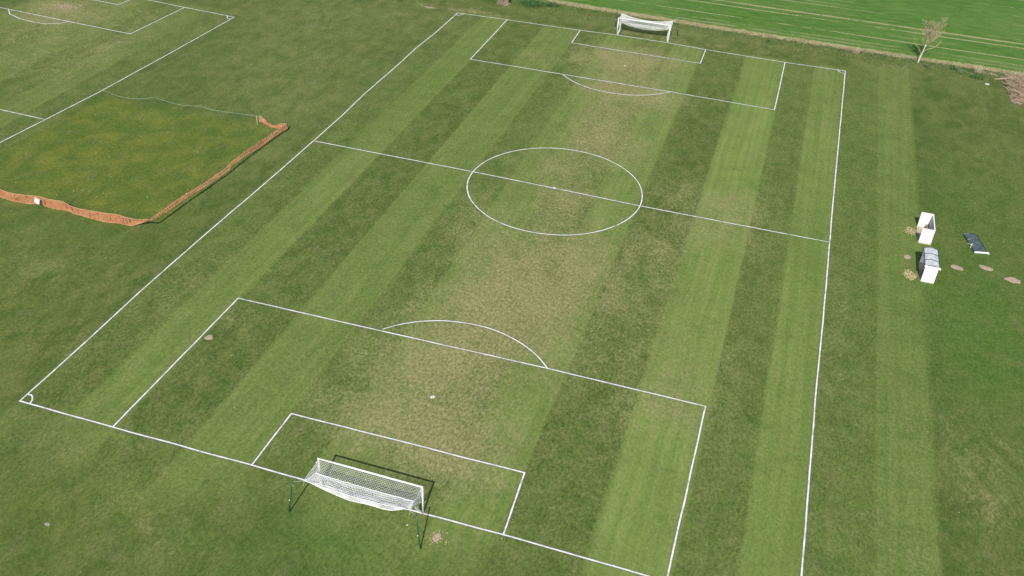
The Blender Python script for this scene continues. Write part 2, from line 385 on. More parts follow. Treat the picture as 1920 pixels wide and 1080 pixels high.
# the neighbouring pitch
line('touchline', [[(-28.55,76.22),(-29.0,60),(-29.5,47.6),(-30.2,38.9),(-30.75,32.5),(-31.3,20)]])
line('goal_line', [[(-28.5,76.2),(-37.2,76.85),(-43.8,77.45),(-51,77.6),(-66,78.6)]])
line('penalty_area_line', [[(-37.2,76.82),(-37.8,64.85),(-48.2,65.5),(-59.2,66.2),(-70,67.)], [(-59.1,66.2),(-57.6,64.75),(-55,63.75),(-52.5,63.4),(-50.5,63.5),(-49,64.4),(-48.2,65.5)]])
line('goal_area_line', [[(-46.2,77.5),(-46.4,74.0),(-51,74.25),(-62,75.2)]])
line('halfway_line', [[(-30.2,38.9),(-36.6,39.15),(-62,40.4)]])
line('corner_arc', [[(-29.6,76.25),(-29.5,75.8),(-29.2,75.45),(-28.6,75.3)]])
def spot(x, y, r, hole):
    v = []; f = []; uv = []
    z = _line_z[0]; _line_z[0] += .0012; n = 20
    for k in range(n):
        a = 2*PI*k/n; q = 1+.15*mnoise.noise(Vector((math.cos(a)*2, math.sin(a)*2, x)))
        v += [(x+r*q*math.cos(a), y+r*q*math.sin(a), z), (x+hole*math.cos(a), y+hole*math.sin(a), z)]
    for k in range(n): f.append((2*k, 2*((k+1)%n), 2*((k+1)%n)+1, 2*k+1))
    me = bpy.data.meshes.new('penalty_spot'); me.from_pydata(v, [], f); me.materials.append(PAINT)
    u = me.uv_layers.new(name='UVMap')
    for d in u.data: d.uv = (0, 0)
    o = bpy.data.objects.new('penalty_spot', me); COL.objects.link(o); tag(o, kind='structure')
spot(28.26, 10.73, .165, .06); spot(28.0, 80.74, .15, .03); spot(28.19, 45.22, .19, .02)

# ------------------------------------------------------------------ goals
M_white = simple('white_powder_coat', (.80, .80, .79), .35, .04, 3, spec=.5)
M_net = simple('white_net_twine', (.78, .79, .80), .7, .06, 2)
M_cord = simple('pale_cord', (.72, .70, .58), .8, .1, 8)
M_green = simple('green_painted_steel', (.018, .075, .045), .4, .25, 3, spec=.5)
M_cap = simple('white_plastic', (.8, .8, .76), .5, .05)
def lerp(a, b, t): return a+(b-a)*t
def strands(mb, F, us, vs, r, seg_u, seg_v):
    for u in us: mb.tube([F(u, lerp(vs[0], vs[-1], k/seg_v)) for k in range(seg_v+1)], r, 3, False)
    for v in vs: mb.tube([F(lerp(us[0], us[-1], k/seg_u), v) for k in range(seg_u+1)], r, 3, False)
def make_goal(loc, rz, label, width, seed, rearL, rearR, cords, tw=1.):
    rnd = random.Random(seed)
    g = empty('football_goal', loc, rz); tag(g, label, 'football goal', 'full size goals on the pitch')
    h = width/2; H = 2.44; R = .06
    for s in (-1, 1):
        m = MB(); m.tube([(s*(h+R), 0, -.02), (s*(h+R), 0, H+R)], R, 14); m.build('post', M_white, g, True)
    m = MB(); m.tube([(-h-2*R, 0, H+R), (h+2*R, 0, H+R)], R*1.02, 14); m.build('crossbar', M_white, g, True)
    for s, rc in ((-1, rearL), (1, rearR)):       # short net stanchion arm clipped to each post
        m = MB(); m.tube([(s*(h+R), -.05, H-.02), (s*(h+R), -.35, H-.05)], .018, 6); m.build('net_bracket', M_white, g, True)
    # net: roof from the bar to the rear rope, then folded back under and tied up on a rope near the posts
    zf, yf = 1.86, -.75
    def sag(u, d): return d*(1-(2*u-1)**2)
    rl, rr = Vector(rearL), Vector(rearR)
    fl = Vector((-h+.05, yf+.05, zf)); fr = Vector((h-.22, yf, zf-.02))
    def bar(u): return Vector((lerp(-h, h, u), -.03, H+.01))
    def rear(u):
        p = rl.lerp(rr, u); p.z -= sag(u, .46); p.y += sag(u, .16); return p
    def fold(u):
        p = fl.lerp(fr, u); p.z -= sag(u, .07) - .012*math.sin(u*61); return p
    def top(u, v):
        p = bar(u).lerp(rear(u), v); p.z -= .10*math.sin(PI*v)*(1-(2*u-1)**4); return p
    def under(u, v):
        p = rear(u).lerp(fold(u), v); e = (1-(2*u-1)**4)
        p.z -= .80*math.sin(PI*min(1, v*1.02))**.8*e + .06*math.sin(u*17+seed)*math.sin(PI*v); p.y -= .10*math.sin(PI*v)*e
        return p
    def flap(u, v):
        p = fold(u); e = .12+.88*(1-abs(2*u-1)**2.6)
        return p + Vector((.02*math.sin(u*40), .10*v+.04*math.sin(u*23+2*v), -.58*v*e))
    n = MB(); c = .118
    NU = int(width/c); us = [k/NU for k in range(NU+1)]
    strands(n, top, us, [k/17 for k in range(18)], .0058*tw, 44, 10)
    strands(n, under, us, [k/19 for k in range(20)], .0115*tw, 44, 14)
    strands(n, flap, us, [k/5 for k in range(6)], .0085*tw, 44, 4)
    for s, rc, fo in ((-1, rl, fl), (1, rr, fr)):                    # side panels, gathered on to the posts
        b0 = Vector((s*h, -.03, H)); bot = Vector((s*(h+.02), -.10, 1.15)); bk = fo + Vector((s*.05, -.05, -.25))
        def side(u, v, b0=b0, rc=rc, bot=bot, bk=bk, s=s):
            a = b0.lerp(rc, u); b = bot.lerp(bk, u); p = a.lerp(b, v)
            return p + Vector((s*.10*math.sin(PI*v)*math.sin(PI*u)+.03*math.sin(9*u+6*v), 0, -.06*math.sin(PI*u)*(1-v)))
        strands(n, side, [k/15 for k in range(16)], [k/9 for k in range(10)], .0065*tw, 12, 8)
        for q in range(22):                                          # the bundle hanging down the post
            ph = rnd.random()*6.28; rr_ = rnd.uniform(.02, .085); wv = rnd.uniform(3, 7); top_z = rnd.uniform(1.2, 1.9)
            base = Vector((s*(h-.03), -.12, 0)); bow = rnd.uniform(.08, .34)
            pts = []
            for k in range(13):
                t = k/12; z = lerp(top_z, .03, t)
                st = fo.lerp(base, min(1, .15+t*.95))
                pts.append((st.x - s*bow*math.sin(PI*t)*.55 + rr_*math.cos(ph+wv*t), st.y*(1-t*.5) - bow*math.sin(PI*t)*.5 + rr_*math.sin(ph+wv*t), z))
            n.tube(pts, .008, 3, False)
    no = n.build('net', M_net, g)
    e = MB()
    for F in (rear, fold): e.tube([F(k/50) for k in range(51)], .030, 5)
    e.tube([bar(0), rl.lerp(bar(0), .5)-Vector((0,0,.03)), rl], .011, 5); e.tube([bar(1), rr.lerp(bar(1), .5)-Vector((0,0,.03)), rr], .011, 5)
    e.tube([fl, (-h+.02, -.1, 1.75)], .012, 4); e.tube([fr, (h-.02, -.1, 1.78)], .012, 4)
    e.build('border_rope', M_net, no)
    for rc, tip in ((rl, cords[0]), (rr, cords[1])):
        m = MB(); t = Vector(tip); mid = rc.lerp(t, .5)-Vector((0, 0, .06))
        m.tube([rc, mid, t, t+Vector((.03, 0, -.25)), t+Vector((.05, .01, -.5))], .009, 4)
        m.tube([rc, rc+Vector((.02, -.03, -.2)), rc+Vector((-.05, -.05, -.42)), rc+Vector((-.10, -.03, -.52))], .009, 4)
        m.build('tie_cord', M_cord, g)
    return g
def w2l(loc, rz, p):
    q = Vector(p)-Vector(loc); c, s = math.cos(-rz), math.sin(-rz); return Vector((q.x*c-q.y*s, q.x*s+q.y*c, q.z))
nl = (28.17, -.03, 0); fl_ = (28.15, 91.68, 0)
make_goal(nl, 0, 'white goal nearest the camera, its net folded up between two green poles', 7.32, 1,
          w2l(nl, 0, (24.42, -2.0, 2.40)), w2l(nl, 0, (31.86, -2.0, 2.44)), (w2l(nl, 0, (23.93, -2.6, 2.72)), w2l(nl, 0, (32.46, -2.5, 2.72))))
make_goal(fl_, PI, 'white goal at the far end in front of the straw strip and crop field', 7.36, 2,
          w2l(fl_, PI, (31.9, 93.6, 2.52)), w2l(fl_, PI, (24.5, 93.6, 2.55)), (w2l(fl_, PI, (32.42, 94.72, 2.7)), w2l(fl_, PI, (23.58, 94.95, 2.7))), 1.5)
def pole(base, tip, label):
    b = Vector(base); d = Vector(tip)-b
    p = empty('net_support_pole', b); tag(p, label, 'pole', 'green net support poles behind the goals')
    m = MB(); m.tube([-d*.01, d*.5, d], [.045, .043, .040], 8); m.build('shaft', M_green, p, True)
    m = MB(); m.tube([d*.985, d*1.01], .046, 8); m.build('end_cap', M_green, p, True)
    m = MB(); u = d*.40; m.tube([u+Vector((-.03, -.03, 0)), u+Vector((-.075, -.075, .0))], .030, 8); m.build('cleat', M_cap, p)
    m = MB()
    m.tube([(0, 0, -.02), (0, 0, .14)], .07, 10); m.build('ground_socket', M_green, p)
pole((23.6, -2.9, 0), (23.96, -2.6, 2.75), 'green pole left of the near goal, tied to the left rear net corner')
pole((32.85, -2.8, 0), (32.48, -2.49, 2.75), 'green pole behind the right post of the near goal, by the round sandy patch')
pole((23.4, 94.95, 0), (23.57, 94.97, 2.75), 'dark thin pole left of the far goal')
pole((32.75, 94.8, 0), (32.42, 94.7, 2.75), 'dark thin pole right of the far goal')

# ------------------------------------------------------------------ dugouts
def wall_white():
    t = NT('white_painted_wall'); P = t.pos()
    sp = t.new('ShaderNodeSeparateXYZ'); t.l.new(P, sp.inputs[0])
    n = t.noise(P, 3., 4, .65); st = t.noise(t.scaled(P, (4, 4, .5)), 2., 3, .6)
    c = t.mix(t.ss(n, .3, .7), (.78, .785, .78), (.84, .84, .835))
    c = t.mix(t.math('MULTIPLY', t.ss(st, .56, .74), .35), c, (.52, .51, .47))
    low = t.math('ADD', sp.outputs[2], t.math('MULTIPLY', t.math('SUBTRACT', n, .5), .3))
    c = t.mix(t.math('MULTIPLY', t.ss(low, .22, .02), .6), c, (.36, .34, .25))      # splash dirt at the foot
    t.base(c); t.rough(.6); return t.m
M_wall = wall_white()
M_back = simple('shade_grey_block_wall', (.50, .51, .53), .8, .12, 4)  # shade on the inner back wall painted in as a grey base colour
M_floor = simple('dusty_concrete', (.42, .36, .29), .9, .2, 3)
M_bench = simple('weathered_bench_wood', (.26, .19, .14), .8, .25, 5)
M_frame = simple('dark_grey_frame', (.035, .042, .048), .4, .2, 3, spec=.5)
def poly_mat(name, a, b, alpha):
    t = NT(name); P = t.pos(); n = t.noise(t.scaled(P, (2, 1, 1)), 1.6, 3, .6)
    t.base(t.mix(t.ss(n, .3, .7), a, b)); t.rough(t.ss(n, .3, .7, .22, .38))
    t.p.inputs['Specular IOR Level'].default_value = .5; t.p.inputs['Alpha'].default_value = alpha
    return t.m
M_poly_shade = poly_mat('polycarbonate_shade_tone', (.07, .10, .10), (.13, .17, .17), .75); M_poly_lit = poly_mat('polycarbonate_lit_tone', (.50, .52, .56), (.72, .73, .75), .88)  # same polycarbonate, dark and light copy: light from beneath painted into the colour
M_fascia = simple('white_fascia', (.80, .80, .78), .5, .05)
W, L, HW = 1.14, 3.32, 1.62
def dugout_body(root):
    t = .07
    for y in (0, L-t):
        m = MB(); m.box(0, W, y, y+t, .0, HW); m.box(-.012, W+.03, y-.012, y+t+.012, HW, HW+.03); m.build('side_wall', M_wall, root)
    m = MB(); m.box(W-t, W-.002, t, L-t, 0, HW-.003); m.build('back_wall', M_back, root)
    m = MB(); m.box(W-t-.01, W+.026, t+.012, L-t-.012, HW-.003, HW+.028); m.build('wall_capping', M_wall, root)
    m = MB(); m.box(-.06, W-t-.002, t, L-t, -.02, .05); m.build('floor', M_floor, root)
    b = MB()
    for k in range(3): b.box(W-t-.36+.115*k, W-t-.36+.115*k+.10, t+.03, L-t-.03, .40, .435)
    bo = b.build('bench', M_bench, root)
    for y in (.35, L/2, L-.4):
        b = MB(); b.box(W-t-.30, W-t-.05, y, y+.05, .05, .40); b.build('bench_leg', M_bench, bo)
def dugout_roof(root, y0, y1, z0, as_part=True):
    """arched roof: four dark ribs, three polycarbonate panels, white fascia at the near end"""
    rw, rise = W+.12, .15
    def F(s, y): a = (s-.5)*2; return Vector((-.05+rw*s, y, z0 + rise*(1-a*a)))
    N = 12; gap = (y1-y0)/3
    fr = MB()
    for k in range(4):
        y = y0+gap*k
        fr.tube([F(i/N, y)+Vector((0,0,.012)) for i in range(N+1)], .045 if k in (0, 3) else .038, 6)
    for s in (0, 1): fr.tube([F(s, y0), F(s, y1)], .045, 6)
    if as_part: top = fr.build('roof', M_frame, root)
    else: top = fr.build('roof_frame', M_frame, root)
    par = top if as_part else root
    for k in range(3):
        m = MB(); ya, yb = y0+gap*k+.012, y0+gap*(k+1)-.012
        for i in range(N): m.quad(F(i/N, ya), F((i+1)/N, ya), F((i+1)/N, yb), F(i/N, yb))
        m.build('roof_panel', M_poly_lit if as_part else M_poly_shade, par, True)
    m = MB()
    m.box(-.10, rw+.0, y0-.10, y0-.03, z0-.03, z0+.12); m.box(rw-.06, rw+.06, y0-.11, y0-.02, z0-.09, z0+.03)
    m.build('fascia', M_fascia, par)
    return top
dA = empty('dugout', (64.50, 48.06, 0)); tag(dA, 'roofless white dugout, the farther of the pair, its bench open to the sky', 'dugout', 'dugouts beside the touchline'); dugout_body(dA)
dB = empty('dugout', (64.50, 41.0, 0)); tag(dB, 'white dugout still wearing its dark ribbed arched roof, nearest the camera', 'dugout', 'dugouts beside the touchline'); dugout_body(dB)
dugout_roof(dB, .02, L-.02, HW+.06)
lr = empty('detached_roof', (69.75, 48.06, .0), math.radians(14)); tag(lr, 'dark arched roof taken off a dugout, lying on the grass', 'dugout roof')
dugout_roof(lr, .05, L, .10, False)
m = MB(); m.tube([(-.12, 1.0, .06), (.0, 1.25, .16), (.06, 1.45, .14)], .03, 6); m.tube([(-.15, 1.75, .05), (.0, 1.30, .18), (.14, 1.32, .26)], .028, 6); m.tube([(-.10, 1.0, .04), (-.02, .86, .05)], .04, 6)
m.build('bracket', M_fascia, lr)

# ------------------------------------------------------------------ orange mesh fence
def orange_mat():
    t = NT('orange_plastic_mesh'); P = t.pos(); n = t.noise(P, 2.2, 3, .6); n2 = t.noise(P, 9, 2, .6)
    c = t.mix(t.ss(n, .3, .7), (.60, .24, .115), (.74, .36, .19)); c = t.mix(t.math('MULTIPLY', t.ss(n2, .55, .75), .45), c, (.62, .44, .24))
    t.base(c); t.rough(.6)
    tl = t.new('ShaderNodeBsdfTranslucent'); t.l.new(c, tl.inputs[0]); mx = t.new('ShaderNodeMixShader'); mx.inputs[0].default_value = .4
    t.l.new(t.p.outputs[0], mx.inputs[1]); t.l.new(tl.outputs[0], mx.inputs[2]); t.l.new(mx.outputs[0], t.out.inputs[0])
    return t.m
M_or = orange_mat(); M_edge = simple('faded_mesh_edge', (.62, .44, .24), .7, .2, 5)
M_postg = simple('green_fence_pin', (.05, .16, .13), .5, .2); M_postw = simple('pale_fence_pin', (.55, .62, .56), .5, .15); M_postd = simple('dark_fence_pin', (.05, .045, .03), .6, .2)
M_twine = simple('pale_twine', (.34, .42, .34), .8, .1)
FN = [ # x, y, z top, z bottom, lean of the foot (dx, dy)
 (-27.5,23.6,.85,.06),(-25,23.4,.72,.05),(-23.4,23.35,.78,.05),(-22.2,23.15,.80,.06),(-20.7,22.95,.74,.02),(-19.2,23.1,.78,.03),(-18.1,23.25,.84,.10),(-17.3,23.22,.86,.12),(-16.5,23.2,.82,.05),(-15.2,23.35,.80,.02),
 (-14.2,23.1,.77,.10),(-13.2,23.0,.76,.12),(-12.2,22.95,.74,.10),(-11.4,22.9,.80,.06),(-10.2,22.98,.80,-.0),(-9.0,23.15,.80,.0),(-8.2,23.2,.74,.02),(-7.4,23.3,.68,.06),(-6.7,23.55,.66,.30),(-6.0,23.7,.72,.60),
 (-5.3,23.42,1.10,.98),(-5.22,24.9,1.16,.80),(-5.07,27.5,1.08,.72),(-4.97,28.95,1.04,.70),(-4.82,30.9,.90,.56),(-4.63,33.4,.84,.46),(-4.49,35.1,.88,.50),(-4.48,36.5,.98,.66),(-4.44,39.0,.98,.50),(-4.38,41.9,.76,.02),(-4.23,43.6,.78,.36),(-4.05,45.3,.80,.25),(-3.92,46.85,.84,.10),
 (-4.6,46.95,.62,.06),(-5.4,46.55,.46,.12),(-6.3,46.76,.54,.14),(-7.0,47.05,.62,.20),(-7.7,47.3,.78,.14)]
fence = empty('mesh_fence', (-5.3, 23.4, 0)); tag(fence, 'sagging orange plastic mesh fence strung round the yellowish grass', 'fence')
FO = Vector((5.3, -23.4, 0))
def catmull(P, n):
    out = []
    for i in range(len(P)-1):
        a, b, c, d = P[max(i-1,0)], P[i], P[i+1], P[min(i+2, len(P)-1)]
        L_ = math.hypot(c[0]-b[0], c[1]-b[1]); m = max(2, int(L_/n))
        for k in range(m):
            t = k/m
            out.append(tuple(.5*(2*b[j]+(c[j]-a[j])*t+(2*a[j]-5*b[j]+4*c[j]-d[j])*t*t+(3*b[j]-a[j]-3*c[j]+d[j])*t**3) for j in range(4)))
    out.append(P[-1]); return out
def mesh_run(nodes, fold=.14):
    fp = catmull(nodes, .085); m = MB(); ed = MB(); tops = []; bots = []; col = []
    for i, (x, y, zt, zb) in enumerate(fp):
        if fold < .1: zb = zb+(zt-zb)*.28
        if fold > .1 and x < -6.5: zt = zb+(zt-zb)*1.28
        a = fp[max(i-1, 0)]; b = fp[min(i+1, len(fp)-1)]
        t = Vector((b[0]-a[0], b[1]-a[1], 0)); t.normalize(); nr = Vector((-t.y, t.x, 0))
        rows = []
        hgt = zt-zb
        slack = max(0, .95-hgt)                                 # a metre of mesh squeezed into less height folds
        for k in range(9):
            v = k/8
            o = .05*mnoise.noise(Vector((x*1.5, y*1.5, v*2.))) + fold*slack*math.sin(v*PI*(1+2*slack)+1.5*mnoise.noise(Vector((x*.5, y*.5, 0)))) 
            o += .030*math.sin(i*1.75+1.5*mnoise.noise(Vector((x*2, y*2, 0))))
            if fold < .1: o -= (1-v)*.17
            z = max(.012, zb+hgt*v + .03*mnoise.noise(Vector((x*2, y*2, v*3+5))))
            rows.append(Vector((x, y, z)) + nr*o + FO)
        col.append(rows); tops.append(rows[-1]); bots.append(rows[0])
    frr = random.Random(len(fp)); gaps = [frr.random() < .30 for _ in fp]
    for i in range(len(col)-1):
        for k in range(8):
            gapc = gaps[i] and k not in (0, 7) and frr.random() < .45
            a, b, c, d = col[i][k], col[i+1][k], col[i+1][k+1], col[i][k+1]
            if not gapc: m.quad(a, a.lerp(b, .86), d.lerp(c, .86), d)          # upright strand
            e_ = 0. if gapc else .86
            m.quad(a.lerp(b, e_), b, b.lerp(c, .34), a.lerp(b, e_).lerp(d.lerp(c, e_), .34))   # cross strand
    o = m.build('orange_mesh', M_or, fence)
    ed.tube(tops[::4]+[tops[-1]], .014, 4); ed.tube(bots[::4]+[bots[-1]], .013, 4); ed.build('edge_cord', M_edge, o)
mesh_run(FN[:21]); mesh_run(FN[20:33], .035); mesh_run(FN[32:])
def pin(x, y, h, mat, lean=(0, 0), r=.016):
    m = MB(); b = Vector((x, y, 0))+FO
    m.tube([b-Vector((0,0,.02)), b+Vector((lean[0], lean[1], h))], [r, r*.9], 6); m.tube([b+Vector((lean[0]-.05, lean[1], h*.97)), b+Vector((lean[0], lean[1]-.03, h*.93)), b+Vector((lean[0]+.03, lean[1], h*.97))], r*.6, 4)
    m.build('post', mat, fence)
for a in [(-25.2,23.5,.98,M_postg),(-17.42,23.3,1.0,M_postd),(-15.1,23.45,.95,M_postg),(-11.3,23.02,.92,M_postg),(-8.6,23.28,.93,M_postg),(-5.35,23.40,1.2,M_postg,(.02,.05)),(-4.98,28.9,1.1,M_postw,(-.02,0),.022),(-4.34,34.95,1.05,M_postg,(-.12,.1)),(-4.33,41.85,.92,M_postd,(0,0),.022),(-3.86,46.95,.95,M_postd),(-7.74,46.85,1.02,M_postw,(0,.06),.026)]: pin(*a)
# bare string continuing round the far side
st = empty('string_line', (-28.8, 47.07, 0)); tag(st, 'thin pale string on low pins where the orange mesh is missing', 'string line')
SO = Vector((28.8, -47.07, 0)); m = MB()
tw = [(-28.9,47.2,.48),(-27.5,46.9,.50),(-26.93,46.45,.62),(-25.2,46.2,.62),(-23.5,46.3,.66),(-22.1,46.8,.74),(-21.4,47.1,.86),(-19.2,46.9,.70),(-17.3,46.75,.74),(-15.0,46.75,1.02),(-13.8,46.9,.78),(-11.5,47.1,.72),(-9.5,47.3,.74),(-7.72,46.95,.98)]
tw2 = catmull([(a, b, c, 0) for a, b, c in tw], .4)
m.tube([Vector(p[:3])+SO for p in tw2], .013, 4); m.build('twine', M_twine, st)
for x, y, h, mt, ln in [(-28.8,47.07,.5,M_postd,(-.12,.1)),(-21.4,46.95,.9,M_postg,(0,.1)),(-14.95,46.6,1.06,M_postg,(-.05,.12))]:
    m = MB(); b = Vector((x, y, 0))+SO; m.tube([b, b+Vector((ln[0], ln[1], h))], .02 if mt is M_postd else .013, 6); m.build('post', mt, st)
# notice hung on the mesh
sg = empty('notice_board', (-17.75, 23.05, .45), math.radians(-18)); tag(sg, 'blank white notice hung on the orange mesh fence', 'sign')
m = MB(); m.hexa([(-.38,-.16,0),(.38,-.16,0),(.38,-.14,0),(-.38,-.14,0),(-.36,.0,.46),(.40,.0,.46),(.40,.02,.46),(-.36,.02,.46)]); m.build('panel', M_fascia, sg)
for x in (-.30, .30):
    m = MB(); m.tube([(x, .01, .455), (x+.02, .07, .50)], .012, 5); m.build('tie', M_cap, sg)

# ------------------------------------------------------------------ sandy patches and small things on the grass
def sand_mat():
    t = NT('pinkish_sand'); P = t.pos(); n = t.noise(P, 5, 4, .65); n2 = t.noise(P, 22, 2, .6)
    t.base(t.mix(t.ss(n, .3, .7), (.32, .235, .17), (.47, .365, .27))); t.rough(.95); t.bump(n2, .4, .02); return t.m
M_sand = sand_mat(); M_pale = simple('pale_plastic_disc', (.58, .58, .44), .6, .06); M_clod = simple('dry_soil_clods', (.45, .36, .22), .95, .3, 8)
def sand(x, y, rx, ry, rot, label, seed, h=.018):
    m = MB(); n = 26; rr = random.Random(seed); rings = [1., .85, .55, .2]; zs = [.002, .7, .9, 1.]
    c0 = len(m.v)
    for ri, q in enumerate(rings):
        for k in range(n):
            a = 2*PI*k/n; w = 1+.30*mnoise.noise(Vector((math.cos(a)*1.4, math.sin(a)*1.4, seed*3.7)))+.24*mnoise.noise(Vector((math.cos(a)*4, math.sin(a)*4, seed)))
            px, py = rx*q*w*math.cos(a), ry*q*w*math.sin(a)
            m.v.append((px, py, h*zs[ri]*(1+.2*rr.random()) if ri else .003))
    m.v.append((0, 0, h))
    for ri in range(3):
        for k in range(n): m.f.append((ri*n+k, ri*n+(k+1)%n, (ri+1)*n+(k+1)%n, (ri+1)*n+k))
    for k in range(n): m.f.append((3*n+k, 3*n+(k+1)%n, 4*n))
    o = m.build('sand_patch', M_sand, None, True); o.location = (x, y, .0); o.rotation_euler[2] = rot
    tag(o, label, 'sand patch', 'sandy patches on the turf'); return o
sand(63.41, 44.95, .34, .40, .1, 'small pinkish sand patch on the light stripe left of the roofed dugout', 1)
sand(67.92, 44.75, .58, .42, -.25, 'oval sand patch right behind the roofed dugout, first of three in the dark grass', 2)
sand(70.56, 45.68, .62, .42, -.2, 'ragged sand patch just below the detached roof, middle of three', 3)
sand(72.80, 44.38, .66, .44, -.2, 'sand patch at the right edge of the grass, farthest from the dugouts', 4)
sand(8.62, 11.15, .36, .30, .2, 'pinkish sand patch touching the penalty area side line near the left corner', 5)
sand(33.48, -1.6, .30, .33, 0, 'round sand patch beside the right pole of the near goal', 6)
d = MB(); n = 24
d.tube([(0, 0, -.005), (0, 0, .05), (0, 0, .07)], [.29, .29, .25], n)
o = d.build('marker_disc', M_pale, None); o.location = (74.64, 93.95, 0); o.scale = (1, .85, 1); tag(o, 'pale round disc lying on the grass by the brushwood', 'disc')
def clods(cx, cy, rx, ry, cnt, seed, name):
    rr = random.Random(seed); m = MB()
    for _ in range(cnt):
        a = rr.random()*6.28; q = math.sqrt(rr.random()); x, y = cx+rx*(q+rr.gauss(0,.18))*math.cos(a), cy+ry*(q+rr.gauss(0,.18))*math.sin(a); r = rr.uniform(.015, .05)
        m.tube([(x, y, -.005), (x+rr.uniform(-.02,.02), y, r*.5), (x, y+rr.uniform(-.02,.02), r*.8)], [r*rr.uniform(.8,1.3), r, r*.3], 6)
    o = m.build(name, M_clod, None); tag(o, kind='stuff'); return o
o = clods(63.85, 50.1, .5, .75, 190, 3, 'soil_clods'); tag(o, 'crumbled dry soil at the mouth of the roofless dugout', 'soil')
o = clods(63.6, 41.75, .55, .8, 280, 4, 'soil_clods'); tag(o, 'crumbled dry soil at the mouth of the roofed dugout', 'soil')
o = clods(33.6, -1.6, .75, .65, 40, 5, 'soil_clods'); tag(o, 'pale crumbs of soil around the round sand patch by the near goal', 'soil')
def lump(x, y, r, seed, name, label, cat, mat, flat=.35):
    m = MB(); n = 9; rr = random.Random(seed)
    for ri, (q, z) in enumerate(((1, 0), (.9, .5), (.5, .9))):
        for k in range(n):
            a = 2*PI*k/n; w = rr.uniform(.7, 1.25); m.v.append((r*q*w*math.cos(a)*1.4, r*q*w*math.sin(a), r*flat*z*rr.uniform(.7, 1.2)))
    m.v.append((0, 0, r*flat))
    for ri in range(2):
        for k in range(n): m.f.append((ri*n+k, ri*n+(k+1)%n, (ri+1)*n+(k+1)%n, (ri+1)*n+k))
    for k in range(n): m.f.append((2*n+k, 2*n+(k+1)%n, 3*n))
    o = m.build(name, mat, None); o.location = (x, y, -.005); tag(o, label, cat); return o
lump(9.64, -8.99, .15, 4, 'turf_lump', 'greyish dried lump lying on the grass in the bottom left corner', 'turf lump', simple('grey_dry_turf', (.30, .265, .19), .95, .35, 7))
lump(31.3, -1.3, .055, 6, 'turf_lump', 'small white scrap on the dark grass behind the near goal', 'scrap', M_pale)
m = MB(); rr = random.Random(11)                                        # daisies and pale litter, far too many to count
for _ in range(260):
    x, y = rr.uniform(-28, 74), rr.uniform(-11, 96); r = rr.uniform(.012, .032)
    m.tube([(x, y, .0), (x, y, r*.6)], [r, r*.6], 6)
for _ in range(70):
    x, y = rr.uniform(-26, -6), rr.uniform(24, 46); r = rr.uniform(.015, .04); m.tube([(x, y, 0), (x, y, r*.6)], [r, r*.6], 6)
tag(m.build('daisies', simple('daisy_white', (.62, .62, .48), .8, .1), None), 'tiny pale daisies and specks scattered over the turf', 'daisies', kind='stuff')

# ------------------------------------------------------------------ vegetation
def leaf_mat(name, a, b):
    t = NT(name); P = t.pos(); n = t.noise(P, 3.5, 3, .6); n2 = t.noise(P, 14, 2, .6)
    t.base(t.mix(t.ss(t.math('ADD', n, t.math('MULTIPLY', t.math('SUBTRACT', n2, .5), .6)), .3, .7), a, b)); t.rough(.7); return t.m
M_straw = leaf_mat('straw_blades', (.24, .20, .10), (.46, .40, .24)); M_gblade = leaf_mat('grass_blades', (.095, .145, .04), (.19, .22, .085))
M_weed = leaf_mat('nettle_leaves', (.045, .105, .028), (.10, .185, .055)); M_weedp = leaf_mat('grey_green_leaves', (.085, .15, .055), (.17, .235, .10))
def blade(m, x, y, z, h, w, a, lean):
    dx, dy = math.cos(a), math.sin(a)
    b = Vector((x, y, z)); t = b + Vector((dx*lean*h, dy*lean*h, h)); s = Vector((-dy, dx, 0))*w
    m.tri(b-s, b+s, t)
def margin_grass():
    rr = random.Random(5)
    for name, mat, cnt, dmin, dmax, h in (('dry_grass', M_straw, 15000, -.5, 1.1, .20), ('rough_grass', M_gblade, 15000, .2, 5.2, .15), ('dry_grass', M_straw, 1600, .6, 5.6, .13)):
        m = MB()
        for _ in range(cnt):
            x = rr.uniform(10, 90) if name == 'dry_grass' else rr.uniform(-20, 90); d = rr.uniform(dmin, dmax); y = float(edge_y(x))-d
            k = mnoise.noise(Vector((x*.5, y*.6, 3)))
            if k < -.05 and rr.random() < .75: continue
            blade(m, x, y, 0, h*rr.uniform(.5, 1.5), rr.uniform(.012, .03), rr.random()*6.28, rr.uniform(.1, .9))
        lab = {'dry_grass': 'straw coloured dead grass along the edge of the crop', 'rough_grass': 'rough uncut grass between the pitch and the crop'}[name]
        tag(m.build(name, mat, None), lab, 'grass', kind='stuff')
margin_grass()
def leafy(m, c, r, h, cnt, rr, lo=.05, hi=.13):
    for _ in range(cnt):
        a = rr.random()*6.28; q = math.sqrt(rr.random()); z = rr.random()
        p = Vector((c[0]+r*q*math.cos(a), c[1]+r*q*math.sin(a), c[2]+h*(z**.8)*(1-.6*q*q)+.02)); s = rr.uniform(lo, hi)
        u = Vector((rr.gauss(0,1), rr.gauss(0,1), rr.gauss(0,.6))).normalized(); w = u.cross(Vector((rr.gauss(0,.5), rr.gauss(0,.5), 1))).normalized()
        m.quad(p-u*s, p-w*s*.45, p+u*s, p+w*s*.45)
